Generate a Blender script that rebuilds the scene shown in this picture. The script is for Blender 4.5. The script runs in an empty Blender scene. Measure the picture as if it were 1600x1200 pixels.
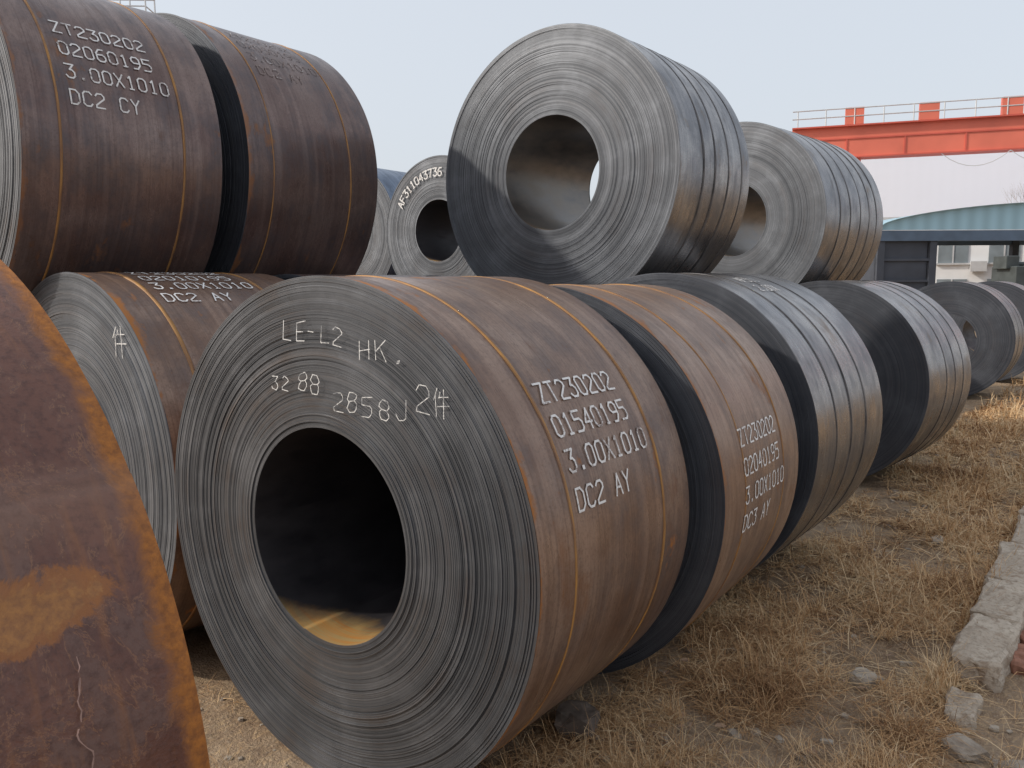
import bpy, math, random, numpy as np
from mathutils import Vector, Matrix, noise as mn
import bmesh
random.seed(7); rng=np.random.default_rng(11)
D=bpy.data; SC=bpy.context.scene; COL=bpy.context.collection
PI=math.pi

# ------------------------------------------------------------------ helpers
def link(o,parent=None):
    COL.objects.link(o)
    if parent is not None: o.parent=parent
    return o
def empty(name,loc=(0,0,0),rz=0):
    o=D.objects.new(name,None); o.location=loc; o.rotation_euler=(0,0,rz); return link(o)
def mesh_np(name,V,F4=None,mats=(),F3=None,midx=None,smooth=None):
    me=D.meshes.new(name); V=np.asarray(V,np.float32); nv=len(V)
    loops=[];starts=[];tot=[];p=0
    if F4 is not None and len(F4):
        F4=np.asarray(F4,np.int32); loops.append(F4.ravel()); starts.append(np.arange(len(F4))*4); tot.append(np.full(len(F4),4)); p=len(F4)*4
    if F3 is not None and len(F3):
        F3=np.asarray(F3,np.int32); loops.append(F3.ravel()); starts.append(p+np.arange(len(F3))*3); tot.append(np.full(len(F3),3))
    L=np.concatenate(loops); S=np.concatenate(starts); T=np.concatenate(tot)
    me.vertices.add(nv); me.vertices.foreach_set('co',V.ravel())
    me.loops.add(len(L)); me.loops.foreach_set('vertex_index',L.astype(np.int32))
    me.polygons.add(len(S)); me.polygons.foreach_set('loop_start',S.astype(np.int32)); me.polygons.foreach_set('loop_total',T.astype(np.int32))
    for m in mats: me.materials.append(m)
    if midx is not None: me.polygons.foreach_set('material_index',np.asarray(midx,np.int32))
    me.polygons.foreach_set('use_smooth',(np.asarray(smooth,bool) if smooth is not None else np.zeros(len(S),bool)))
    me.update(calc_edges=True); me.validate(); return me
def set_attr(me,name,vals):
    at=me.attributes.new(name,'FLOAT','POINT');at.data.foreach_set('value',np.asarray(vals,np.float32))
class MB:
    """small polygon builder"""
    def __init__(s): s.v=[];s.f=[];s.m=[]
    def box(s,c,d,rz=0,m=0,tilt=None,top=1.0):
        i=len(s.v); M=Matrix.Rotation(rz,3,'Z')
        if tilt is not None: M=M@tilt
        for z in(-1,1):
            k=top if z>0 else 1
            for x,y in((-1,-1),(1,-1),(1,1),(-1,1)):
                p=M@Vector((x*d[0]/2*k,y*d[1]/2*k,z*d[2]/2)); s.v.append((p.x+c[0],p.y+c[1],p.z+c[2]))
        for q in((0,3,2,1),(4,5,6,7),(0,1,5,4),(1,2,6,5),(2,3,7,6),(3,0,4,7)): s.f.append(tuple(i+a for a in q)); s.m.append(m)
    def tube(s,a,b,r,n=8,m=0,r2=None):
        a=Vector(a);b=Vector(b);d=(b-a).normalized(); r2=r if r2 is None else r2
        u=d.orthogonal().normalized();w=d.cross(u);i=len(s.v)
        for p,rr in((a,r),(b,r2)):
            for k in range(n):
                t=2*PI*k/n;q=p+u*math.cos(t)*rr+w*math.sin(t)*rr;s.v.append(tuple(q))
        for k in range(n): s.f.append((i+k,i+(k+1)%n,i+n+(k+1)%n,i+n+k));s.m.append(m)
        s.f.append(tuple(i+k for k in range(n))[::-1]);s.m.append(m);s.f.append(tuple(i+n+k for k in range(n)));s.m.append(m)
    def obj(s,name,mats,parent=None,bevel=0,loc=None):
        me=D.meshes.new(name);me.from_pydata(s.v,[],s.f)
        for m in mats: me.materials.append(m)
        me.polygons.foreach_set('material_index',s.m);me.update()
        o=D.objects.new(name,me);link(o,parent)
        if loc: o.location=loc
        if bevel:
            b=o.modifiers.new('b','BEVEL');b.width=bevel;b.segments=2;b.limit_method='ANGLE'
        return o

# ------------------------------------------------------------------ node helpers
class NT:
    def __init__(s,name):
        s.mat=D.materials.new(name);s.mat.use_nodes=True;s.n=s.mat.node_tree.nodes;s.l=s.mat.node_tree.links
        s.b=s.n['Principled BSDF']; s.tc=s.n.new('ShaderNodeTexCoord')
    def set(s,inp,v):
        if hasattr(v,'is_linked') or hasattr(v,'links'): s.l.new(v,inp)
        else:
            if isinstance(v,(tuple,list)) and len(v)==3 and inp.type=='RGBA': v=(*v,1)
            inp.default_value=v
    def math(s,op,a,b=0.0,c=None,clamp=False):
        n=s.n.new('ShaderNodeMath');n.operation=op;n.use_clamp=clamp;s.set(n.inputs[0],a);s.set(n.inputs[1],b)
        if c is not None: s.set(n.inputs[2],c)
        return n.outputs[0]
    def comb(s,x,y,z=0.0):
        n=s.n.new('ShaderNodeCombineXYZ');s.set(n.inputs[0],x);s.set(n.inputs[1],y);s.set(n.inputs[2],z);return n.outputs[0]
    def sep(s,v):
        n=s.n.new('ShaderNodeSeparateXYZ');s.set(n.inputs[0],v);return n.outputs
    def noise(s,v,scale=1.0,detail=4.0,rough=.5,dist=0.0):
        n=s.n.new('ShaderNodeTexNoise');s.set(n.inputs['Vector'],v);n.inputs['Scale'].default_value=scale;n.inputs['Detail'].default_value=detail;n.inputs['Roughness'].default_value=rough;n.inputs['Distortion'].default_value=dist;return n.outputs['Fac']
    def ramp(s,f,a,b,lo=0.0,hi=1.0):
        n=s.n.new('ShaderNodeMapRange');n.clamp=True;s.set(n.inputs[0],f);s.set(n.inputs[1],a);s.set(n.inputs[2],b);s.set(n.inputs[3],lo);s.set(n.inputs[4],hi);return n.outputs[0]
    def mix(s,f,a,b,mode='MIX'):
        n=s.n.new('ShaderNodeMix');n.data_type='RGBA';n.blend_type=mode;s.set(n.inputs[0],f);s.set(n.inputs[6],a);s.set(n.inputs[7],b);return n.outputs[2]
    def attr(s,name):
        n=s.n.new('ShaderNodeAttribute');n.attribute_name=name;return n.outputs['Fac']
    def bump(s,h,strength=.3,dist=.01,normal=None):
        n=s.n.new('ShaderNodeBump');n.inputs['Strength'].default_value=strength;n.inputs['Distance'].default_value=dist;s.set(n.inputs['Height'],h)
        if normal is not None: s.set(n.inputs['Normal'],normal)
        return n.outputs[0]
    def out(s,col=None,rough=None,metal=None,bump=None,spec=None):
        if col is not None: s.set(s.b.inputs['Base Color'],col)
        if rough is not None: s.set(s.b.inputs['Roughness'],rough)
        if metal is not None: s.set(s.b.inputs['Metallic'],metal)
        if bump is not None: s.set(s.b.inputs['Normal'],bump)
        if spec is not None: s.set(s.b.inputs['Specular IOR Level'],spec)
        return s.mat
def simple(name,col,rough=.6,metal=0.0,var=.25,scale=3.0,bumpd=.0):
    t=NT(name);n=t.noise(t.tc.outputs['Object'],scale,2,.6)
    c=t.mix(t.ramp(n,.3,.7),tuple(x*(1-var) for x in col),tuple(min(1,x*(1+var)) for x in col))
    return t.out(c,rough,metal,t.bump(n,.3,bumpd) if bumpd else None)

def cyl(t,seed,need_r=False):
    x,y,z=t.sep(t.tc.outputs['Object'])[:3]
    ang=t.math('ARCTAN2',z,t.math('ADD',x,0.00001))
    oi=t.n.new('ShaderNodeObjectInfo'); sd=t.math('MULTIPLY_ADD',oi.outputs['Random'],37.0,float(seed))
    return x,y,z,ang,None,sd

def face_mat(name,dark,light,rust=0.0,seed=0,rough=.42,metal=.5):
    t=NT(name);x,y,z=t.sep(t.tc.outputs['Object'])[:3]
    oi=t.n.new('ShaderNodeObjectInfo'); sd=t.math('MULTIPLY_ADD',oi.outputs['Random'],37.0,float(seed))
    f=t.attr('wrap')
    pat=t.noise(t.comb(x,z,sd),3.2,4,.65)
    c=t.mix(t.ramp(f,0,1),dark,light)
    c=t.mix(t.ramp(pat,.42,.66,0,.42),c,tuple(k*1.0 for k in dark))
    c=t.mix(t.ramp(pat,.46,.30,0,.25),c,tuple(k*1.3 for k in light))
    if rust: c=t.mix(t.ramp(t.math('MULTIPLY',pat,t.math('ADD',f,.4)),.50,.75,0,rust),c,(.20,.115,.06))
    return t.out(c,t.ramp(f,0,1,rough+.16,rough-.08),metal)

def side_mat(name,c1,c2,c3,rustcol=(.36,.13,.02),rust=.5,edge=.8,metal=.3,rough=.42,seed=0,lowlines=.5,thr=.62,edgew=.045,stain=.5):
    t=NT(name);x,y,z,ang,r,sd=cyl(t,seed)
    cloud=t.noise(t.comb(t.math('MULTIPLY',y,2.2),t.math('MULTIPLY',ang,2.0),sd),1,3,.62)
    cloud2=t.noise(t.comb(t.math('MULTIPLY',y,6.0),t.math('MULTIPLY',ang,3.0),t.math('ADD',sd,9.0)),1,5,.72)
    strk=t.noise(t.comb(t.math('MULTIPLY',y,150.0),t.math('MULTIPLY',ang,1.3),sd),1,2,.65)
    strkw=t.noise(t.comb(t.math('MULTIPLY',y,22.0),t.math('MULTIPLY',ang,.8),sd),1,1,.6)
    fine=t.noise(t.comb(t.math('MULTIPLY',y,90.0),t.math('MULTIPLY',ang,90.0),sd),1,2,.6)
    c=t.mix(t.ramp(cloud,.34,.66),c1,c2)
    c=t.mix(t.ramp(cloud2,.46,.64,0,.85),c,c3)
    c=t.mix(t.ramp(strk,.45,.75,0,lowlines),c,tuple(k*.6 for k in c1))
    c=t.mix(t.ramp(strkw,.52,.75,0,.35),c,tuple(min(1,k*1.35) for k in c2))
    c=t.mix(t.ramp(fine,.50,.76,0,.45),c,tuple(k*.6 for k in c1))
    # tide marks where rain dried
    tm=t.math('ABSOLUTE',t.math('SUBTRACT',cloud2,.44))
    c=t.mix(t.ramp(tm,.018,.004,0,.16*stain),c,tuple(min(1,k*1.7) for k in c2))
    e=t.ramp(t.math('ABSOLUTE',y),.0,edgew,1,0)
    m=t.ramp(t.math('ADD',t.math('MULTIPLY',e,.20),cloud2),thr,thr+.10,0,edge)
    c=t.mix(m,c,rustcol)
    p=t.ramp(t.math('MULTIPLY',cloud,cloud2),.32,.42,0,rust)
    c=t.mix(p,c,tuple(k*.75 for k in rustcol))
    rg=t.math('ADD',t.math('ADD',t.ramp(cloud2,.3,.7,rough-.10,rough+.14),t.ramp(strk,.3,.7,-.05,.06)),t.math('MULTIPLY',m,.25))
    mt=t.math('MULTIPLY',t.math('SUBTRACT',1.0,m),metal)
    return t.out(c,rg,mt)

def bore_mat(name,c1,c2,rust_lit=.8,metal=.5,rough=.4):
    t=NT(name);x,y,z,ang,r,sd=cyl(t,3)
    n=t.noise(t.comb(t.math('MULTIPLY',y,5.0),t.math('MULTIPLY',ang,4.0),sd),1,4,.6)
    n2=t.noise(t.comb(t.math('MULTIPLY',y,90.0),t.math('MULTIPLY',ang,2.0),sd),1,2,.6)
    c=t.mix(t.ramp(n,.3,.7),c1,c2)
    low=t.ramp(t.math('ADD',t.math('ADD',z,t.math('MULTIPLY',n,.10)),t.math('MULTIPLY',y,.45)),-.22,-.28,0,rust_lit)  # rust low in the bore, with the sunlit patch at the mouth painted in
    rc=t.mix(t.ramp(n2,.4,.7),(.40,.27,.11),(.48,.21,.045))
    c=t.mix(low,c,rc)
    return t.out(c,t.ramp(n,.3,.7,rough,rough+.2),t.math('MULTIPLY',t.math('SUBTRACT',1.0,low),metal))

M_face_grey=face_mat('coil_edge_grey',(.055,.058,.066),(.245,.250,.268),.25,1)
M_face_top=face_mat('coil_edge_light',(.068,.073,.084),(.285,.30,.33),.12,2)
M_face_shaded=face_mat('coil_edge_shaded',(.045,.050,.064),(.17,.18,.205),.1,3)  # darker copy for faces behind another coil, their shade put into the colour
M_brown=side_mat('mill_scale_brown',(.165,.092,.062),(.30,.205,.155),(.135,.102,.095),rust=.38,edge=.9,metal=.35,rough=.35,seed=4)
M_brown2=side_mat('mill_scale_violet',(.14,.088,.078),(.235,.17,.15),(.10,.088,.096),rust=.22,edge=.5,metal=.50,rough=.30,seed=5)
M_orange=side_mat('mill_scale_tan',(.215,.122,.08),(.35,.24,.175),(.175,.132,.115),rust=.4,edge=.7,metal=.3,rough=.37,seed=6)
M_steel=side_mat('bare_steel_side',(.20,.195,.205),(.38,.355,.335),(.15,.155,.17),rustcol=(.36,.23,.11),rust=.45,edge=.2,metal=.88,rough=.28,seed=7,lowlines=.35,stain=0)
M_blue=side_mat('blue_scale_side',(.14,.18,.25),(.23,.28,.36),(.12,.15,.20),rustcol=(.2,.13,.1),rust=.1,edge=.1,metal=.6,rough=.4,seed=8,stain=0)
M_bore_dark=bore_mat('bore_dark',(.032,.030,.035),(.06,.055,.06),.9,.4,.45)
M_bore_steel=bore_mat('bore_steel',(.15,.14,.135),(.29,.255,.22),.3,.8,.28)
# heavily rusted wrap of the nearest coil
t=NT('heavy_rust_side');x,y,z,ang,r,sd=cyl(t,9)
ym=t.math('SUBTRACT',1.010,y)
n=t.noise(t.comb(t.math('MULTIPLY',y,2.6),t.math('MULTIPLY',ang,2.6),1.3),1,5,.62)
n2=t.noise(t.comb(t.math('MULTIPLY',y,9.0),t.math('MULTIPLY',ang,6.0),7.0),1,6,.74,.6)
n3=t.noise(t.comb(t.math('MULTIPLY',y,70.0),t.math('MULTIPLY',ang,60.0),3.0),1,3,.7)
drip=t.noise(t.comb(t.math('MULTIPLY',y,26.0),t.math('MULTIPLY',ang,2.4),21.0),1,4,.65)
c=t.mix(t.ramp(n,.35,.65),(.100,.038,.027),(.195,.085,.056))
c=t.mix(t.ramp(n2,.46,.60,0,.75),c,(.150,.088,.072))
c=t.mix(t.ramp(n3,.46,.68,0,.6),c,(.060,.024,.019))
c=t.mix(t.ramp(drip,.54,.70,0,.5),c,(.28,.11,.035))
tm=t.math('ABSOLUTE',t.math('SUBTRACT',n2,.53));c=t.mix(t.ramp(tm,.012,.002,0,.35),c,(.36,.17,.08))
em=t.ramp(t.math('ADD',t.ramp(ym,0,.060,.42,0),t.math('MULTIPLY',n2,.60)),.43,.60,0,.9)
c=t.mix(em,c,t.mix(t.ramp(n3,.35,.65),(.24,.085,.018),(.44,.16,.025)))
# pooled-water rust stain
a1=t.math('DIVIDE',t.math('SUBTRACT',ang,.455),.050);a2=t.math('DIVIDE',t.math('SUBTRACT',y,.78),.13)
dd=t.math('ADD',t.math('ADD',t.math('MULTIPLY',a1,a1),t.math('MULTIPLY',a2,a2)),t.math('MULTIPLY',t.math('SUBTRACT',n2,.5),4.5))
c=t.mix(t.ramp(dd,1.45,1.15,0,.6),c,(.36,.13,.022))
c=t.mix(t.ramp(dd,.95,.75,0,.75),c,t.mix(t.ramp(n3,.35,.65),(.22,.095,.035),(.40,.18,.05)))
a3=t.math('ADD',ang,t.math('MULTIPLY',t.math('SUBTRACT',n2,.5),.12))
tl=t.math('MULTIPLY',t.ramp(a3,.50,.60),t.ramp(a3,.66,.60))
c=t.mix(t.math('MULTIPLY',tl,.35),c,(.28,.16,.11))
M_red=t.out(c,t.ramp(t.math('ADD',n2,t.math('MULTIPLY',em,.3)),.3,.8,.25,.75),.12,t.bump(t.math('ADD',n2,t.math('MULTIPLY',n3,.5)),.4,.006))

def strap_mat(name,a,b,metal=.1,rough=.6):
    t=NT(name);x,y,z,ang,r,sd=cyl(t,2)
    n=t.noise(t.comb(t.math('MULTIPLY',y,60.0),t.math('MULTIPLY',ang,6.0),sd),1,3,.65)
    return t.out(t.mix(t.ramp(n,.35,.65),a,b),rough,metal)
M_strap_r=strap_mat('rusty_band',(.23,.12,.065),(.46,.23,.06))
M_strap_d=strap_mat('dark_steel_band',(.06,.058,.06),(.16,.15,.15),.6,.45)
def paint_mat(name,worn,base=(.24,.18,.16)):
    t=NT(name);n=t.noise(t.tc.outputs['Object'],90.0,2,.6);n2=t.noise(t.tc.outputs['Object'],9.0,3,.6)
    f=t.ramp(t.math('ADD',t.math('MULTIPLY',n,.5),t.math('MULTIPLY',n2,.5)),worn,worn+.14)
    return t.out(t.mix(f,base,(.80,.78,.76)),.75,0.0)
M_paint=paint_mat('white_marking_paint',.35)
M_faint=paint_mat('worn_marking_paint',.53)
M_chalk=paint_mat('white_chalk',.40,(.22,.22,.23))

# ------------------------------------------------------------------ stroke font (4 x 6 cells)
G={
'0':[[(0,1),(0,5),(1,6),(3,6),(4,5),(4,1),(3,0),(1,0),(0,1)]],
'1':[[(1,5),(2,6),(2,0)],[(1,0),(3,0)]],
'2':[[(0,5),(1,6),(3,6),(4,5),(4,4),(0,1),(0,0),(4,0)]],
'3':[[(0,6),(4,6),(2,3.6),(3,3.6),(4,2.6),(4,1),(3,0),(1,0),(0,1)]],
'4':[[(3,0),(3,6),(0,2),(4,2)]],
'5':[[(4,6),(0,6),(0,3.6),(3,3.6),(4,2.6),(4,1),(3,0),(0,0)]],
'6':[[(3.6,6),(1.6,6),(0,4),(0,1),(1,0),(3,0),(4,1),(4,2.4),(3,3.4),(0,3.2)]],
'7':[[(0,6),(4,6),(1.4,0)]],
'8':[[(1,3.2),(0,4.2),(0,5),(1,6),(3,6),(4,5),(4,4.2),(3,3.2),(1,3.2),(0,2.2),(0,1),(1,0),(3,0),(4,1),(4,2.2),(3,3.2)]],
'9':[[(.4,0),(2.4,0),(4,2),(4,5),(3,6),(1,6),(0,5),(0,3.8),(1,2.8),(4,2.9)]],
'Z':[[(0,6),(4,6),(0,0),(4,0)]],'T':[[(0,6),(4,6)],[(2,6),(2,0)]],
'X':[[(0,0),(4,6)],[(0,6),(4,0)]],'D':[[(0,0),(0,6),(2.6,6),(4,4.6),(4,1.4),(2.6,0),(0,0)]],
'C':[[(4,5),(3,6),(1,6),(0,5),(0,1),(1,0),(3,0),(4,1)]],'A':[[(0,0),(2,6),(4,0)],[(.8,2.2),(3.2,2.2)]],
'Y':[[(0,6),(2,3.2),(4,6)],[(2,3.2),(2,0)]],'.':[[(1.6,0),(2.2,0),(2.2,.6),(1.6,.6),(1.6,0)]],
'F':[[(0,0),(0,6),(4,6)],[(0,3.2),(3,3.2)]],'E':[[(4,6),(0,6),(0,0),(4,0)],[(0,3),(3,3)]],
'H':[[(0,0),(0,6)],[(4,0),(4,6)],[(0,3),(4,3)]],'K':[[(0,0),(0,6)],[(4,6),(0,2.6)],[(1.4,3.6),(4,0)]],
'L':[[(0,6),(0,0),(3.6,0)]],'-':[[(.6,3),(3.4,3)]],
'J':[[(4,6),(4,1),(3,0),(1,0),(0,1.4)]],
'件':[[(1.3,6.2),(0,3.6)],[(.8,4.6),(.8,-.3)],[(2.2,5.6),(1.6,4)],[(1.8,4.4),(4.6,4.6)],[(1.2,2.3),(5,2.6)],[(3.2,6.2),(3.2,-.6)]],' ':[]}
def text_mesh(name,rows,mp,mat,parent,wd=.0075,wob=0.0):
    V=[];F=[]
    for txt,s0,t0,cw,adv,h,sl,jit in rows:
        for i,ch in enumerate(txt):
            jx,jy,rot=[random.uniform(-jit,jit) for _ in range(3)]
            for st in G[ch]:
                pts=[(s0+i*adv+(a/4)*cw+sl*(b/6)*h+jx*h*.2+random.uniform(-wob,wob),t0+(b/6)*h+jy*h*.25+(a/4)*cw*rot*.5+random.uniform(-wob,wob)) for a,b in st]
                for (a0,b0),(a1,b1) in zip(pts[:-1],pts[1:]):
                    dx,dy=a1-a0,b1-b0;L=math.hypot(dx,dy)
                    if L<1e-6: continue
                    dx/=L;dy/=L;e=wd*.35;nx,ny=-dy*wd/2,dx*wd/2
                    a0e,b0e,a1e,b1e=a0-dx*e,b0-dy*e,a1+dx*e,b1+dy*e
                    k=max(1,int(L/.02));base=len(V);lift=(len(F)%7)*3e-5
                    for q in range(k+1):
                        f=q/k;px=a0e+(a1e-a0e)*f;py=b0e+(b1e-b0e)*f
                        V.append(mp(px+nx,py+ny,lift));V.append(mp(px-nx,py-ny,lift))
                    for q in range(k): F.append((base+2*q,base+2*q+1,base+2*q+3,base+2*q+2))
    me=mesh_np(name,V,F,[mat]);o=D.objects.new(name,me);link(o,parent);return o

# ------------------------------------------------------------------ coil
def coil_mesh(name,R,rb,W,turns,seg,seed,mats,phi0=-1.9,amp=.004,tele=.006,cols=8):
    rg=np.random.default_rng(seed);p=(R-rb)/turns;K=turns*seg
    k=np.arange(K+1);phi=phi0+2*PI*k/seg;ri=rb+p*k/seg;ri=np.minimum(ri,R-p*.82);tt=k/seg
    walk=np.cumsum(rg.normal(0,1,turns+3));walk-=np.linspace(walk[0],walk[-1],len(walk));walk=walk/(abs(walk).max()+1e-6)*tele
    jumps=rg.choice([0,0,0,0,0,1],turns+3)*rg.uniform(-1,1,turns+3)*amp*1.3
    jt=rg.normal(0,amp*.26,turns*2+5)
    a=np.interp(tt,np.arange(turns+3),walk+jumps)+np.interp(tt*2,np.arange(turns*2+5),jt)
    w1=np.interp(tt*1.2,np.arange(turns*2+5),rg.normal(0,.13,turns*2+5))
    w2=np.interp(tt/5,np.arange(turns+3),rg.normal(0,.11,turns+3))
    w3=np.interp(tt*7,np.arange(turns*9+12),rg.normal(0,.035,turns*9+12))
    wv=np.clip(.52+w1+w2+w3,0,1)
    c,s=np.cos(phi),np.sin(phi);ro=ri+p*.80;rm=ri+p*.90
    P=lambda r,y:np.stack([r*c,y,r*s],1)
    V=[P(ri,a),P(ro,a),P(rm,a+.003+p*.25)];n=K+1
    AT=[wv,np.clip(wv+np.interp(tt*1.2,np.arange(turns*2+5),rg.normal(0,.16,turns*2+5)),0,1),wv*.1]
    i=np.arange(K);F=[np.stack([i,i+1,n+i+1,n+i],1),np.stack([n+i,n+i+1,2*n+i+1,2*n+i],1)]
    j=np.arange(K-seg);F.append(np.stack([2*n+j,2*n+j+1,j+seg+1,j+seg],1))
    F=[np.concatenate(F)];mi=[np.zeros(len(F[0]))];sm=[np.zeros(len(F[0]))];base=3*n
    kk=np.arange(K-seg,K+1);pc,ps=c[kk],s[kk];rr=ro[kk];aw=rg.uniform(0,6,6)
    ys=[0]+list(np.linspace(.03,W-.03,cols))+[W]
    for q,yy in enumerate(ys):
        yv=a[kk] if q==0 else np.full(len(kk),yy)
        if q==len(ys)-1: yv=yv+.004*np.sin(phi[kk]*3+aw[0])
        wob=.0013*np.sin(phi[kk]*2+aw[1]+yy*3)+.0009*np.sin(phi[kk]*5+aw[2]+yy*7)+.0005*np.sin(phi[kk]*11+aw[3]+yy*13)
        V.append(np.stack([(rr+wob)*pc,yv,(rr+wob)*ps],1))
    m=seg+1;ii=np.arange(seg)
    for q in range(len(ys)-1):
        f=np.stack([base+q*m+ii,base+q*m+ii+1,base+(q+1)*m+ii+1,base+(q+1)*m+ii],1);F.append(f);mi.append(np.ones(seg));sm.append(np.ones(seg))
    st=[[base+q*m,base+(q+1)*m,base+(q+1)*m+seg,base+q*m+seg] for q in range(len(ys)-1)];F.append(np.array(st));mi.append(np.ones(len(st)));sm.append(np.zeros(len(st)))
    base+=len(ys)*m
    kk=np.arange(0,seg+1)
    for q,yy in enumerate([0,W*.5,W]):
        yv=a[kk] if q==0 else np.full(len(kk),yy);V.append(np.stack([ri[kk]*c[kk],yv,ri[kk]*s[kk]],1))
    for q in range(2):
        f=np.stack([base+q*m+ii,base+(q+1)*m+ii,base+(q+1)*m+ii+1,base+q*m+ii+1],1);F.append(f);mi.append(np.full(seg,2));sm.append(np.ones(seg))
    F.append(np.array([[base+q*m,base+q*m+seg,base+(q+1)*m+seg,base+(q+1)*m] for q in range(2)]));mi.append(np.full(2,2));sm.append(np.zeros(2))
    base+=3*m
    rings=14
    for q in range(rings+1):
        r=rb+(R-p*.3-rb)*q/rings
        V.append(np.stack([r*np.cos(phi[:m]),np.full(m,W-.002)+(rg.uniform(-.006,.0) if 0<q<rings else 0),r*np.sin(phi[:m])],1))
    for q in range(rings):
        f=np.stack([base+q*m+ii,base+(q+1)*m+ii,base+(q+1)*m+ii+1,base+q*m+ii+1],1);F.append(f);mi.append(np.zeros(seg));sm.append(np.zeros(seg))
    V=np.concatenate(V);me=mesh_np(name,V,np.concatenate(F),mats,midx=np.concatenate(mi),smooth=np.concatenate(sm))
    at=np.full(len(V),.5);at[:3*n]=np.concatenate(AT);set_attr(me,'wrap',at);return me
def band(parent,idx,R,y,w,mat,seg=160,th=.003):
    rg=np.random.default_rng(idx+int(R*1e4)+int(y*100));ph=np.linspace(0,2*PI,seg+1)[:-1];V=[]
    wv=.0025*np.sin(ph*2+rg.uniform(0,6))+.002*np.sin(ph*5+rg.uniform(0,6))
    for dy,dr in((-w/2,-.004),(-w/2,th),(w/2,th),(w/2,-.004)):
        V.append(np.stack([(R+dr)*np.cos(ph),y+dy+wv,(R+dr)*np.sin(ph)],1))
    i=np.arange(seg);j=(i+1)%seg;F=np.concatenate([np.stack([q*seg+i,q*seg+j,(q+1)*seg+j,(q+1)*seg+i],1) for q in range(3)])
    me=mesh_np('band',np.concatenate(V),F,[mat],smooth=np.ones(len(F)));o=D.objects.new('band_%d'%idx,me);link(o,parent);return o
def coil(x,y,R,rb,W,yaw=0,z=None,mats=None,turns=70,seg=128,seed=1,bands=(),bmat=None,bw=.02,phi0=-1.9,amp=.004,tele=.006,mesh=None):
    me=mesh or coil_mesh('steel_coil',R,rb,W,turns,seg,seed,mats,phi0,amp,tele)
    o=D.objects.new('steel_coil',me);o.location=(x,y,R if z is None else z);o.rotation_euler=(0,0,-yaw);link(o)
    for i,b in enumerate(bands): band(o,i+1,R,b,bw,bmat)
    return o
def side_map(R):
    def mp(s,t,lift=0):
        a=t/R;r=R+.0036+lift;return (r*math.cos(a),s,r*math.sin(a))
    return mp
def std_rows(lines,bases,R,s0=.235,jit=.03):
    return [(l,s0,math.radians(b)*R,.040,.0585,.068,.0,jit) for l,b in zip(lines,bases)]

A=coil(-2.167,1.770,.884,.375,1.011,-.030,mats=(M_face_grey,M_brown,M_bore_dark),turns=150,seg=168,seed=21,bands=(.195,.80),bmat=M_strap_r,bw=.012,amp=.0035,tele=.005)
text_mesh('markings',std_rows(['ZT230202','01540195','3.00X1010','DC2 AY'],[33.7,26.3,19.0,11.3],.884),side_map(.884),M_paint,A)
fm=lambda s,t,lift=0:(s,-.008-lift,t)
text_mesh('chalk_writing',[('LE',-.17,.67,.045,.065,.062,.1,.3),('-',-.04,.675,.03,.05,.05,0,.2),('L2',.02,.66,.04,.06,.06,.1,.3),('HK.',.20,.62,.045,.075,.062,.0,.3),
  ('32',-.24,.50,.032,.055,.045,.1,.4),('88',-.10,.50,.04,.065,.06,.1,.4),('2858J',.07,.44,.042,.07,.062,.05,.4),('2件',.44,.47,.05,.07,.08,.0,.2)],fm,M_chalk,A,.0030,.003)
B=coil(-2.087,2.880,.867,.38,1.009,-.053,mats=(M_face_shaded,M_orange,M_bore_dark),turns=80,seg=144,seed=22,bands=(.24,.76),bmat=M_strap_r,bw=.010)
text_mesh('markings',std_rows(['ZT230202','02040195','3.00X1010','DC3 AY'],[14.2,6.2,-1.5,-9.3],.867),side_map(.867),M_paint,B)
C=coil(-2.153,4.173,.898,.38,1.221,.011,mats=(M_face_shaded,M_steel,M_bore_dark),turns=80,seg=144,seed=23,bands=(.30,.57,.86),bmat=M_strap_d,bw=.012)
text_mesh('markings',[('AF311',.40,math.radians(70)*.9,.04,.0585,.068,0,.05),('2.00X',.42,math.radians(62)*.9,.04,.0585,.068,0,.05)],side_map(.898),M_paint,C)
Dc=coil(-2.193,7.263,.878,.38,1.216,.092,mats=(M_face_shaded,M_steel,M_bore_dark),turns=60,seg=128,seed=24,bands=(.47,.72,.97),bmat=M_strap_d)
E=coil(-2.310,13.71,.874,.38,1.10,0,mats=(M_face_shaded,M_steel,M_bore_dark),turns=50,seg=96,seed=25,bands=(.4,.8),bmat=M_strap_d)
F=coil(-2.15,16.4,.90,.38,1.2,.02,mesh=E.data,z=.874)
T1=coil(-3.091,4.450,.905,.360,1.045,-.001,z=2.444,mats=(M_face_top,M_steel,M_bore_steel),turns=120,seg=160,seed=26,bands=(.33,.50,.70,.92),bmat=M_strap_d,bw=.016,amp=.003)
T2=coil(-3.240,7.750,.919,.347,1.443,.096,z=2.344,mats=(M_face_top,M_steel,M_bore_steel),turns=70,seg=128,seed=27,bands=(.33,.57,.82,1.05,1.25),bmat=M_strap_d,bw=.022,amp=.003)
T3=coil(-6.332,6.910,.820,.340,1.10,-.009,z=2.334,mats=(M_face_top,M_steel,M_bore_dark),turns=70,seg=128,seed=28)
def arc(R,a0):
    def mp(s,t,lift=0):
        a=a0-s/R;r=R+t;return (r*math.cos(a),-.014-lift,r*math.sin(a))
    return mp
text_mesh('markings',[('AF311043736',0,0,.048,.068,.085,0,.03)],arc(.60,math.radians(153)),M_paint,T3,.014)
L1=coil(-4.903,1.646,.908,.38,1.013,-.006,z=2.425,mats=(M_face_grey,M_brown2,M_bore_dark),turns=80,seg=160,seed=29,bands=(.17,.79),bmat=M_strap_r,bw=.011)
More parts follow.
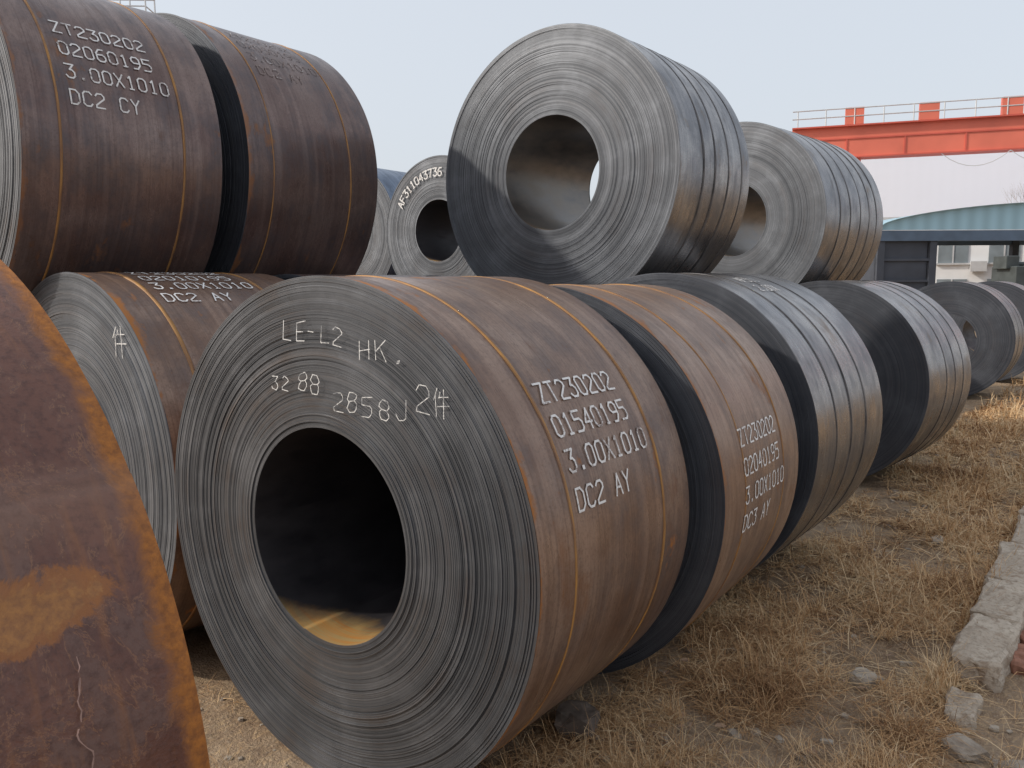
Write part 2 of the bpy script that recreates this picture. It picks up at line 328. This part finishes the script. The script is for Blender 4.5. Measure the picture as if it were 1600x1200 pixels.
text_mesh('markings',std_rows(['ZT230202','02060195','3.00X1010','DC2 CY'],[33,25.2,17.5,9.6],.908),side_map(.908),M_paint,L1)
L2=coil(-5.001,2.827,.958,.38,1.010,-.034,z=2.426,mats=(M_face_shaded,M_brown2,M_bore_dark),turns=80,seg=160,seed=30,bands=(.17,.77),bmat=M_strap_r,bw=.008)
text_mesh('markings',std_rows(['ZT230202','02050195','3.00X1010','DC2 AY'],[57,49.5,42,34.7],.958),side_map(.958),M_faint,L2,.006)
M1=coil(-3.950,1.776,.901,.38,1.010,.034,mats=(M_face_top,M_brown,M_bore_dark),turns=90,seg=160,seed=31,bands=(.18,.78),bmat=M_strap_r,bw=.018)
text_mesh('markings',std_rows(['ZT230202','02010195','3.00X1010','DC2 AY'],[80,72.5,65.5,58],.901),side_map(.901),M_paint,M1)
text_mesh('chalk_writing',[('件',.46,.54,.09,.1,.12,0,.1)],fm,M_chalk,M1,.0045,.004)
P=coil(-1.906,-.421,.931,.38,1.010,-.003,mats=(M_face_grey,M_red,M_bore_dark),turns=60,seg=200,seed=32,phi0=math.radians(37)-2*PI/200)
# pale scratch in the rust of the nearest coil
V=[];Fs=[];pt=(.868,math.radians(21.5));rr_=random.Random(3);k=0;dr=0
while pt[1]>math.radians(-25):
    w_=.0004+.0012*rr_.random()**2;V+=[(.9345*math.cos(pt[1]),pt[0]-w_,.9345*math.sin(pt[1])),(.9345*math.cos(pt[1]),pt[0]+w_,.9345*math.sin(pt[1]))]
    if k and k%9!=4: Fs.append((2*k-2,2*k-1,2*k+1,2*k))
    dr=dr*.6+rr_.uniform(-.004,.0036);pt=(min(.89,max(.80,pt[0]+dr)),pt[1]-.007);k+=1
link(D.objects.new('scratch',mesh_np('scratch',V,Fs,[simple('bare_scratch',(.34,.21,.17),.6,.1,.4,60)])),P)
mA=coil_mesh('coil_lo1',.90,.38,1.05,34,96,41,(M_face_shaded,M_brown2,M_bore_dark),cols=4)
mB=coil_mesh('coil_lo2',.90,.38,1.20,34,96,42,(M_face_shaded,M_steel,M_bore_dark),cols=4)
mC=coil_mesh('coil_lo3',.88,.38,1.15,34,96,43,(M_face_top,M_blue,M_bore_dark),cols=4)
for x,y,m in((-3.95,3.0,mA),(-3.98,4.25,mB),(-3.95,5.8,mB),(-4.0,7.5,mB),(-3.95,9.2,mA),(-3.95,11.2,mB),
             (-5.85,1.7,mA),(-5.9,2.95,mA),(-5.84,4.2,mB),(-5.45,6.6,mB),(-7.24,6.8,mA),(-7.8,1.9,mA),(-7.85,3.2,mB),(-7.4,8.2,mB),(-9.25,7.2,mA),(-5.5,8.3,mA)):
    coil(x,y,.90,.38,1,0,mesh=m,z=.90)
coil(-8.33,7.35,.88,.38,1.15,.0,mesh=mC,z=2.40)

# ------------------------------------------------------------------ ground
def axis(vals):
    return np.array(sorted(set(np.round(vals,4))))
xs=axis(list(np.arange(-4.2,1.2,.045))+list(np.arange(1.2,6,.2))+list(np.arange(-12,-4.2,.4))+[-400,-200,-100,-50,-30,-20,-15,8,12,18,30,60,120,250,400])
ys=axis(list(np.arange(.0,7,.05))+list(np.arange(7,16,.12))+list(np.arange(16,30,.7))+list(np.arange(-6,0,.4))+[-300,-120,-50,-20,-10,35,45,60,80,120,200,400,600])
V=[]
for yy in ys:
    for xx in xs:
        near=(-8<xx<5) and (-3<yy<26)
        h=0
        if near:
            h=.018*mn.noise((xx*1.3,yy*1.3,0))+.014*mn.noise((xx*5,yy*5,3))+.008*mn.noise((xx*16,yy*16,5))-.006
            h+=.05*max(0,1-abs(xx+.52)/.5)*(.6+.5*mn.noise((xx*2,yy*2,8)))
        V.append((xx,yy,h))
nx,ny=len(xs),len(ys);ii,jj=np.meshgrid(np.arange(nx-1),np.arange(ny-1));b=(jj*nx+ii).ravel()
Fq=np.stack([b,b+1,b+nx+1,b+nx],1)
t=NT('dry_soil');x,y,z=t.sep(t.tc.outputs['Object'])[:3];o_=t.tc.outputs['Object']
n1=t.noise(o_,1.1,3,.62);n2=t.noise(o_,9,4,.7);n3=t.noise(o_,70,3,.7);n4=t.noise(t.comb(t.math('MULTIPLY',x,60.0),t.math('MULTIPLY',y,18.0)),1,3,.7,1.0)
c=t.mix(t.ramp(n1,.35,.65),(.25,.17,.105),(.38,.29,.205))
c=t.mix(t.ramp(n2,.4,.7,0,.75),c,(.155,.095,.06))
c=t.mix(t.ramp(n4,.5,.68,0,.7),c,(.50,.35,.205))
c=t.mix(t.ramp(n3,.55,.75,0,.6),c,(.45,.375,.295))
M_soil=t.out(c,.95,0.0,t.bump(n3,.8,.015),.2)
me=mesh_np('ground',V,Fq,[M_soil],smooth=np.ones(len(Fq)));link(D.objects.new('ground',me))
Zg=np.array([v[2] for v in V]).reshape(ny,nx)
def gz(x,y):
    i=np.clip(np.searchsorted(xs,x)-1,0,nx-2);j=np.clip(np.searchsorted(ys,y)-1,0,ny-2);return Zg[j,i]

# ------------------------------------------------------------------ dry grass
t=NT('dry_grass');r_=t.n.new('ShaderNodeValToRGB');e=r_.color_ramp.elements
cols=[(.19,.098,.048),(.36,.20,.095),(.55,.335,.165),(.66,.45,.25),(.74,.565,.36),(.36,.25,.125)]
e[0].position=0;e[0].color=(*cols[0],1);e[1].position=1;e[1].color=(*cols[-1],1)
for i,cc in enumerate(cols[1:-1]): q=e.new((i+1)/(len(cols)-1));q.color=(*cc,1)
t.l.new(t.attr('rnd'),r_.inputs[0]);M_grass=t.out(r_.outputs[0],.8,0.0,spec=.2)
def blades(n,xr,yr,dens):
    x=rng.uniform(*xr,n*3);u=rng.uniform(0,1,n*3);y=yr[0]*(yr[1]/yr[0])**u
    d=np.array([mn.noise((a*1.7,b_*1.3,2.))*1.0+mn.noise((a*6,b_*6,7.))*.7 for a,b_ in zip(x,y)])
    keep=rng.uniform(0,1,n*3)<np.clip(dens+d*1.5,0.02,1);return x[keep][:n],y[keep][:n]
def make_blades(x,y,L,flat,w0):
    n=len(x);th=rng.uniform(0,2*PI,n);dist=np.hypot(x,y)
    l1=np.where(rng.uniform(0,1,n)<flat,rng.uniform(1.2,1.55,n),rng.uniform(.2,1.2,n));l2=np.minimum(l1+rng.uniform(.1,.8,n),1.8)
    w=w0*rng.uniform(.6,1.5,n)*np.clip(dist/3.5,.8,3.5)
    z=gz(x,y)+rng.uniform(-.005,.03,n)
    p0=np.stack([x,y,z],1);dx=np.cos(th);dy=np.sin(th)
    p1=p0+(L*.5)[:,None]*np.stack([dx*np.sin(l1),dy*np.sin(l1),np.cos(l1)],1)
    th2=th+rng.normal(0,.45,n)
    p2=p1+(L*.5)[:,None]*np.stack([np.cos(th2)*np.sin(l2),np.sin(th2)*np.sin(l2),np.cos(l2)],1)
    p2[:,2]=np.maximum(p2[:,2],z)
    s=np.stack([-dy,dx,rng.uniform(-.5,.5,n)],1)*(w/2)[:,None]
    V=np.stack([p0-s,p0+s,p1-s*.8,p1+s*.8,p2-s*.2,p2+s*.2],1).reshape(-1,3)
    b=np.arange(n)*6;F=np.concatenate([np.stack([b,b+1,b+3,b+2],1),np.stack([b+2,b+3,b+5,b+4],1)])
    return V,F
VV=[];FF=[];RR=[];off=0
for n,xr,yr,lm,flat,w0,dens in((56000,(-1.75,-.45),(1.9,13),(.04,.16),.85,.0022,.42),(9000,(-1.3,-.55),(1.7,13),(.12,.34),.8,.0022,.35),
      (14000,(-.3,3.2),(2.5,20),(.06,.22),.65,.0026,.5),(3500,(-3.1,-1.2),(.6,1.9),(.03,.13),.8,.0020,.08),(6000,(-1.7,-.3),(10,40),(.08,.25),.5,.003,.6),
      (2500,(-.62,-.52),(3.6,12),(.08,.22),.3,.0024,.6)):
    x,y=blades(n,xr,yr,dens);L=rng.uniform(*lm,len(x));V,Fb=make_blades(x,y,L,flat,w0)
    VV.append(V);FF.append(Fb+off);off+=len(V);cl=np.array([mn.noise((a*2,b_*2,11.)) for a,b_ in zip(x,y)]);RR.append(np.repeat(np.clip(rng.beta(2,2,len(x))*.85+cl*.45+.04,0,1),6))
tx=[];ty=[];tl=[]
for q in range(230):
    cx=rng.uniform(-1.45,-.5) if q<170 else rng.uniform(-.3,1.5);cy=1.6*(13/1.6)**rng.uniform(0,1);m=rng.integers(20,60)
    tx.append(cx+rng.normal(0,.02,m));ty.append(cy+rng.normal(0,.02,m));tl.append(rng.uniform(.05,.18,m)*rng.uniform(.6,1.1))
tx=np.concatenate(tx);ty=np.concatenate(ty);tl=np.concatenate(tl);V,Fb=make_blades(tx,ty,tl,.25,.0020);VV.append(V);FF.append(Fb+off);RR.append(np.repeat(rng.uniform(.3,.85,len(tx)),6))
me=mesh_np('dry_grass',np.concatenate(VV),np.concatenate(FF),[M_grass]);set_attr(me,'rnd',np.concatenate(RR))
link(D.objects.new('dry_grass',me))
# fallen leaves
V=[];Fs=[]
for q in range(260):
    x0_=rng.uniform(-1.6,-.5);y0_=1.5*(9/1.5)**rng.uniform(0,1);z0_=float(gz(x0_,y0_))+rng.uniform(.01,.03);s_=rng.uniform(.012,.032);th=rng.uniform(0,6.3);R_=Matrix.Rotation(th,3,'Z')@Matrix.Rotation(rng.uniform(-.5,.5),3,'X')
    b=len(V)
    for px,py,pz in((-1,0,0),(-.3,-.42,.2),(.5,-.32,.25),(1,0,.1),(.5,.32,.25),(-.3,.42,.2)):
        v=R_@Vector((px*s_,py*s_,pz*s_));V.append((v.x+x0_,v.y+y0_,v.z+z0_))
    Fs+=[(b,b+1,b+2,b+3),(b,b+3,b+4,b+5)]
link(D.objects.new('fallen_leaves',mesh_np('fallen_leaves',V,Fs,[simple('dead_leaf',(.26,.17,.11),.8,0,.5,2.5)])))

# ------------------------------------------------------------------ stones
t=NT('field_stone');n=t.noise(t.tc.outputs['Object'],9,3,.7);n2=t.noise(t.tc.outputs['Object'],60,3,.7)
M_stone=t.out(t.mix(t.ramp(n,.35,.65),(.25,.20,.155),(.43,.375,.31)),.9,0.0,t.bump(n2,.6,.008))
bm=bmesh.new();bmesh.ops.create_icosphere(bm,subdivisions=3,radius=1);iv=np.array([v.co[:] for v in bm.verts]);bf=np.array([[v.index for v in f.verts] for f in bm.faces]);bm.free()
VV=[];FF=[];off=0
def stone(x,y,r,sq=.6,z=None):
    global off
    s=rng.uniform(0,100);k=np.array([1+.35*mn.noise(Vector(v)*1.3+Vector((s,0,0)))+.18*mn.noise(Vector(v)*3+Vector((0,s,0)))+.07*mn.noise(Vector(v)*8+Vector((0,s,0))) for v in iv])
    v=np.clip(iv*k[:,None],-.78,.78)*r*1.15*np.array([rng.uniform(.8,1.4),rng.uniform(.7,1.1),sq]);a=rng.uniform(0,6.3);R_=np.array([[math.cos(a),-math.sin(a),0],[math.sin(a),math.cos(a),0],[0,0,1]])
    v=v@R_.T+np.array([x,y,(float(gz(x,y)) if z is None else z)+r*sq*.35]);VV.append(v);FF.append(bf+off);off+=len(v)
for q in range(300):
    x=rng.uniform(-1.7,-.3);y=1.2*(12/1.2)**rng.uniform(0,1);stone(x,y,rng.uniform(.006,.022))
for q in range(130): stone(rng.uniform(-3.0,-1.2),rng.uniform(.7,1.9),rng.uniform(.004,.016))
for x,y,r in((-.86,3.65,.075),(-.30,3.0,.09),(-.42,3.25,.07),(-.22,3.2,.08),(-.38,2.9,.06),(-1.0,6.0,.06),(-1.15,2.9,.03),(-.75,4.6,.04),(-1.3,2.25,.03),(-1.1,4.9,.04)): stone(x,y,r,.5)
me=mesh_np('loose_stones',np.concatenate(VV),None,[M_stone],F3=np.concatenate(FF));link(D.objects.new('loose_stones',me))
VV=[];FF=[];off=0;stone(-1.66,2.58,.085,.8)
me=mesh_np('chock_stone',np.concatenate(VV),None,[simple('dark_chock_stone',(.13,.10,.08),.9,0,.3,20,.01)],F3=np.concatenate(FF));link(D.objects.new('chock_stone',me))

# ------------------------------------------------------------------ broken concrete kerb
t=NT('old_concrete');o_=t.tc.outputs['Object'];n=t.noise(o_,5,4,.65);n2=t.noise(o_,45,3,.7);n3=t.noise(o_,14,3,.6)
c=t.mix(t.ramp(n,.3,.7),(.34,.27,.205),(.52,.445,.36));c=t.mix(t.ramp(n2,.5,.66,0,.6),c,(.22,.17,.12));c=t.mix(t.ramp(n3,.55,.68,0,.65),c,(.22,.145,.09))
M_conc=t.out(c,.92,0.0,t.bump(n2,.8,.012))
M_brick=simple('weathered_brick',(.28,.13,.085),.9,0,.3,20,.008)
kerb=empty('concrete_kerb')
def rough_block(name,c,d,rz,mat,seed):
    bm=bmesh.new();bmesh.ops.create_cube(bm,size=1)
    for v in bm.verts: v.co=Vector((v.co.x*d[0],v.co.y*d[1],v.co.z*d[2]))
    bmesh.ops.bevel(bm,geom=bm.edges[:],offset=.012,segments=1,affect='EDGES')
    bmesh.ops.subdivide_edges(bm,edges=bm.edges[:],cuts=7,use_grid_fill=True)
    for v in bm.verts:
        s=Vector((seed*3.1,0,0));v.co+=Vector((mn.noise(v.co*6+s),mn.noise(v.co*6+s+Vector((9,0,0))),mn.noise(v.co*5+s+Vector((0,9,0)))))*.024+Vector((mn.noise(v.co*22+s),mn.noise(v.co*22+s*2),mn.noise(v.co*22+s*3)))*.014
    me=D.meshes.new(name);bm.to_mesh(me);bm.free();me.materials.append(mat)
    o=D.objects.new(name,me);o.location=c;o.rotation_euler=(random.uniform(-.03,.03),random.uniform(-.05,.05),rz);link(o,kerb)
yy=3.85;i=0
while yy<17:
    L=random.uniform(.5,.95);rough_block('kerb_block_%d'%(i+1),(-.48+random.uniform(-.015,.015)-.01*i*.3,yy+L/2,.055+random.uniform(-.01,.01)),(.21,L,.17),random.uniform(-.03,.03),M_conc,i);yy+=L+random.uniform(.005,.04);i+=1
for k,(x,y,s) in enumerate(((-.32,4.2,.1),(-.31,4.5,.1),(-.33,4.85,.09),(-.47,3.55,.1),(-.30,5.3,.1))):
    rough_block('brick_%d'%(k+1),(x,y,.03),(.11,.23,.09),random.uniform(-.3,.3),M_brick if k!=3 else M_conc,k+40)

# ------------------------------------------------------------------ gantry crane
M_redp=simple('red_crane_paint',(.70,.17,.11),.6,0,.10,.6)
M_redd=simple('dark_red_paint',(.58,.11,.075),.6,0,.12,.6)
M_rail=simple('grey_rail_paint',(.55,.55,.56),.5,.2,.1,2)
a0=Vector((-17.4,50.2,0));a1_=Vector((14.0,60.4,0));dv=(a1_-a0).normalized();Lg=(a1_-a0).length;rz=math.atan2(dv.y,dv.x);nv=Vector((dv.y,-dv.x,0))
cr=empty('gantry_crane')
def gpoly(mb,prof,off0,off1,m=0):
    i=len(mb.v);n=len(prof)
    for off in(off0,off1):
        for s,z in prof: p=a0+dv*s+nv*off;mb.v.append((p.x,p.y,z))
    mb.f.append(tuple(i+k for k in range(n)));mb.m.append(m);mb.f.append(tuple(i+n+k for k in range(n))[::-1]);mb.m.append(m)
    for k in range(n): mb.f.append((i+k,i+n+k,i+n+(k+1)%n,i+(k+1)%n));mb.m.append(m)
mb=MB();gpoly(mb,[(0,10.75),(0,10.45),(2.6,9.05),(Lg,9.05),(Lg,10.75)],0,-.9)
gpoly(mb,[(2.4,9.05),(2.4,8.97),(Lg,8.97),(Lg,9.05)],.12,-1.0,1);gpoly(mb,[(0,10.83),(0,10.75),(Lg,10.75),(Lg,10.83)],.3,-1.0,1)
gpoly(mb,[(.9,10.12),(.9,10.04),(Lg,10.04),(Lg,10.12)],.06,.0,1)
for s_ in np.arange(3,Lg,3.1): gpoly(mb,[(s_,9.05),(s_+.08,9.05),(s_+.08,10.04),(s_,10.04)],.05,.0,1)
mb.obj('girder',[M_redp,M_redd],cr)
mb=MB()
for s in np.arange(.3,Lg,1.55):
    p=a0+dv*float(s)+nv*.25;mb.tube((p.x,p.y,10.83),(p.x,p.y,11.75),.035,6)
for z in(11.3,11.75):
    p=a0+nv*.25;q=a1_+nv*.25;mb.tube((p.x,p.y,z),(q.x,q.y,z),.035,6)
mb.obj('walkway_railing',[M_rail],cr)
mb=MB()
for s in(3.4,7.3,11.4,15.6,19.8,24,28):
    p=a0+dv*s;mb.box((p.x,p.y,11.32),(1.0,.5,.95),rz)
mb.obj('junction_boxes',[M_redp],cr)
mb=MB()
for s in(3.6,Lg-3):
    for e in(-1.5,1.5):
        p=a0+dv*s-nv*.45;q=p-nv*e;mb.tube((p.x,p.y,9.1),(q.x,q.y,.3),.28,8)
    q1=p-nv*1.9;q2=p+nv*1.9;mb.tube((q1.x,q1.y,.35),(q2.x,q2.y,.35),.3,8)
mb.obj('legs',[M_redp],cr)
mb=MB()   # festoon cable under the girder
for j in range(7):
    for q in range(8):
        f0,f1=q/8,(q+1)/8;s0=8+j*3.4;z0=8.9-.75*4*f0*(1-f0);z1=8.9-.75*4*f1*(1-f1)
        p=a0+dv*(s0+3.4*f0)+nv*.4;r=a0+dv*(s0+3.4*f1)+nv*.4;mb.tube((p.x,p.y,z0),(r.x,r.y,z1),.02,5)
mb.obj('festoon_cable',[M_rail],cr)

# ------------------------------------------------------------------ white workshop
def ribbed(name,col,freq,amp=.35,rough=.5):
    t=NT(name);x,y,z=t.sep(t.tc.outputs['Object'])[:3];w=t.math('SINE',t.math('MULTIPLY',x,freq));n=t.noise(t.tc.outputs['Object'],.5,3,.6)
    c=t.mix(t.ramp(w,-1,1,0,amp),col,tuple(k*.6 for k in col));c=t.mix(t.ramp(n,.45,.75,0,.12),c,tuple(k*.85 for k in col))
    return t.out(c,rough,0.0)
M_white=ribbed('white_cladding',(.76,.79,.87),9,.02)
M_roof=ribbed('blue_roof_sheet',(.36,.56,.66),10,.45)
M_wallw=simple('white_render',(.76,.76,.77),.8,0,.05,1)
M_glass=simple('window_glass',(.20,.23,.25),.15,0,.2,1)
M_dark=simple('dark_steelwork',(.055,.062,.08),.7,0,.2,1)
M_blued=simple('blue_steel_beam',(.09,.13,.19),.6,0,.2,1)
ws=empty('white_workshop',(-18.1,63.0,0),math.radians(14))
mb=MB();mb.box((20,7,5.6),(40,14,11.2));mb.obj('walls',[M_white],ws)
mb=MB();mb.box((20,7,11.35),(40.5,14.5,.25));mb.obj('roof',[M_rail],ws)
mb=MB()
for i in range(6): mb.box((4+6*i,-.03,2.6),(3,.08,1.6))
mb.obj('windows',[M_glass],ws)
# ------------------------------------------------------------------ arched shed
sh=empty('arched_shed',(-9.2,37.7,0),math.atan2(3.7,4.7))
Wd=17.0;N=40;zb=3.95;rise=1.02;V=[]
def arch(u): return zb+.10+rise*max(0.0,math.sin(PI*min(1,max(0,u))))**.6
for k in range(N+1):
    u=(1-math.cos(PI*k/N))/2;x=Wd*u;V+= [(x,0,zb+.0),(x,0,arch(u)),(x,4.5,arch(u)),(x,0-.25,arch(u)+.06),(x,4.7,arch(u)+.06)]
mb=MB();mb.v=V
for k in range(N):
    b=k*5;mb.f+=[(b,b+5,b+6,b+1),(b+3,b+8,b+9,b+4),(b+1,b+6,b+8,b+3)];mb.m+=[0,0,0]
mb.obj('roof',[M_roof],sh)
mb=MB();mb.box((Wd/2,.12,zb-.24),(Wd,.3,.44));mb.box((Wd/2,4.4,zb-.24),(Wd,.3,.44));mb.obj('eaves_beam',[M_blued],sh)
mb=MB();mb.box((1.1,.25,1.86),(2.2,.12,3.7))
for x in(.15,2.4,8.5,16.8):
    for y in(.2,4.3): mb.box((x,y,1.86),(.3,.3,3.7))
for z in(.9,1.8,2.7): mb.box((1.15,.12,z),(2.3,.08,.1))
mb.box((.1,2.3,1.86),(.12,3.8,3.7));mb.obj('columns_and_wall',[M_dark],sh)
ob=empty('office_building',(-12.6,51.0,0),math.radians(16))
mb=MB();mb.box((13,4,2.6),(26,8,5.2));mb.obj('walls',[M_wallw],ob)
mb=MB();mb.box((13,4,5.3),(26.6,8.6,.25));mb.obj('parapet',[M_rail],ob)
mw=MB();mf=MB()
for i in range(10):
    for z in(1.35,3.35):
        mw.box((1.5+2.5*i,-.02,z),(1.5,.08,1.1));mf.box((1.5+2.5*i,-.08,z-.6),(1.7,.18,.09));mf.box((1.5+2.5*i,-.075,z),(.07,.05,1.1))
mw.obj('windows',[M_glass],ob);mf.obj('sills',[M_rail],ob)
mb=MB()
for i in(1,3,6): mb.box((2.75+2.5*i,-.25,2.6),(.8,.35,.55))
mb.obj('air_conditioner_units',[M_rail],ob)
M_mach=simple('dark_green_machine',(.06,.07,.07),.6,.1,.3,3)
ma=empty('yard_machine',(-3.2,25.6,0),math.atan2(3.7,4.7))
mb=MB();mb.box((1.6,0,.95),(3.4,1.3,1.2));mb.box((.6,0,1.85),(.9,1.1,.6));mb.box((1.7,0,1.75),(.9,.9,.45));mb.box((2.9,0,1.9),(1.0,1.0,.7));mb.tube((1.25,0,1.4),(1.25,0,2.45),.09);mb.tube((2.2,0,1.8),(2.2,0,2.35),.14)
mb.tube((.2,-.2,2.2),(3.2,-.2,2.3),.06);mb.box((.2,0,2.25),(.35,.6,.35));mb.obj('body',[M_mach],ma,.03)
mb=MB()
for x in(.5,2.7):
    for y in(-.7,.7): mb.tube((x,y-.12,.42),(x,y+.12,.42),.42,20)
mb.obj('wheels',[M_dark],ma)
pl=empty('access_platform',(-30.9,15.6,0),math.radians(40))
mb=MB()
for x in(0,.9,1.8):
    mb.tube((x,0,11.3),(x,0,12.35),.03,6);mb.tube((x,.9,11.3),(x,.9,12.35),.03,6)
for z in(11.8,12.3):
    mb.tube((0,0,z),(1.8,0,z),.025,6);mb.tube((0,.9,z),(1.8,.9,z),.025,6);mb.tube((0,0,z),(0,.9,z),.025,6);mb.tube((1.8,0,z),(1.8,.9,z),.025,6)
mb.box((.9,.45,11.27),(2,1.1,.08));mb.tube((.9,.45,0),(.9,.45,11.25),.18,10);mb.obj('railing_and_mast',[M_rail],pl)

# bare tree
M_bark=simple('bark',(.42,.39,.38),.9,0,.2,10)
mb=MB();random.seed(5)
def grow(p,d,L,r,dep):
    q=p+d*L;mb.tube(p,q,r,5,0,r*.7)
    if dep==0: return
    for _ in range(3 if dep>1 else 4):
        nd=(d+Vector((random.uniform(-1,1),random.uniform(-1,1),random.uniform(-.3,.8)))*.6).normalized();grow(p+d*L*random.uniform(.55,1),nd,L*random.uniform(.6,.8),r*.52,dep-1)
grow(Vector((-4.6,58.5,0)),Vector((0,0,1)),3.2,.09,5)
mb.obj('bare_tree',[M_bark])

# ------------------------------------------------------------------ light, sky, camera
sd=Vector((.80,.70,-.70)).normalized()
s=D.lights.new('sun','SUN');s.energy=2.6;s.angle=math.radians(2.0);s.color=(1,.94,.84);so=D.objects.new('sun',s);so.rotation_euler=sd.to_track_quat('-Z','Y').to_euler();link(so)
w=D.worlds.new('World');SC.world=w;w.use_nodes=True;nt=w.node_tree;sky=nt.nodes.new('ShaderNodeTexSky');sky.sky_type='NISHITA';sky.sun_disc=False
sky.sun_elevation=math.asin(-sd.z);sky.sun_rotation=math.atan2(-sd.x,-sd.y);sky.air_density=1.0;sky.dust_density=6;sky.ozone_density=1.0;sky.altitude=0
mx=nt.nodes.new('ShaderNodeMix');mx.data_type='RGBA';mx.inputs[0].default_value=.72;mx.inputs[7].default_value=(5.65,6.0,6.45,1)   # haze layer
nt.links.new(sky.outputs[0],mx.inputs[6]);nt.links.new(mx.outputs[2],nt.nodes['Background'].inputs[0]);nt.nodes['Background'].inputs[1].default_value=.15
f,p,th,h,roll=1285.5856,.1208,.6544,1.7374,-.0045
Fv=Vector((-math.sin(th)*math.cos(p),math.cos(th)*math.cos(p),-math.sin(p)));Rv=Vector((math.cos(th),math.sin(th),0));Uv=Rv.cross(Fv)
R2=Rv*math.cos(roll)+Uv*math.sin(roll);U2=Uv*math.cos(roll)-Rv*math.sin(roll)
cd=D.cameras.new('camera');co=D.objects.new('camera',cd);link(co);co.matrix_world=Matrix(((R2[0],U2[0],-Fv[0],0),(R2[1],U2[1],-Fv[1],0),(R2[2],U2[2],-Fv[2],h),(0,0,0,1)))
cd.sensor_width=36;cd.lens=f*36/1600;cd.clip_start=.05;cd.clip_end=3000;SC.camera=co
SC.view_settings.view_transform='Standard';SC.view_settings.look='None';SC.view_settings.exposure=0
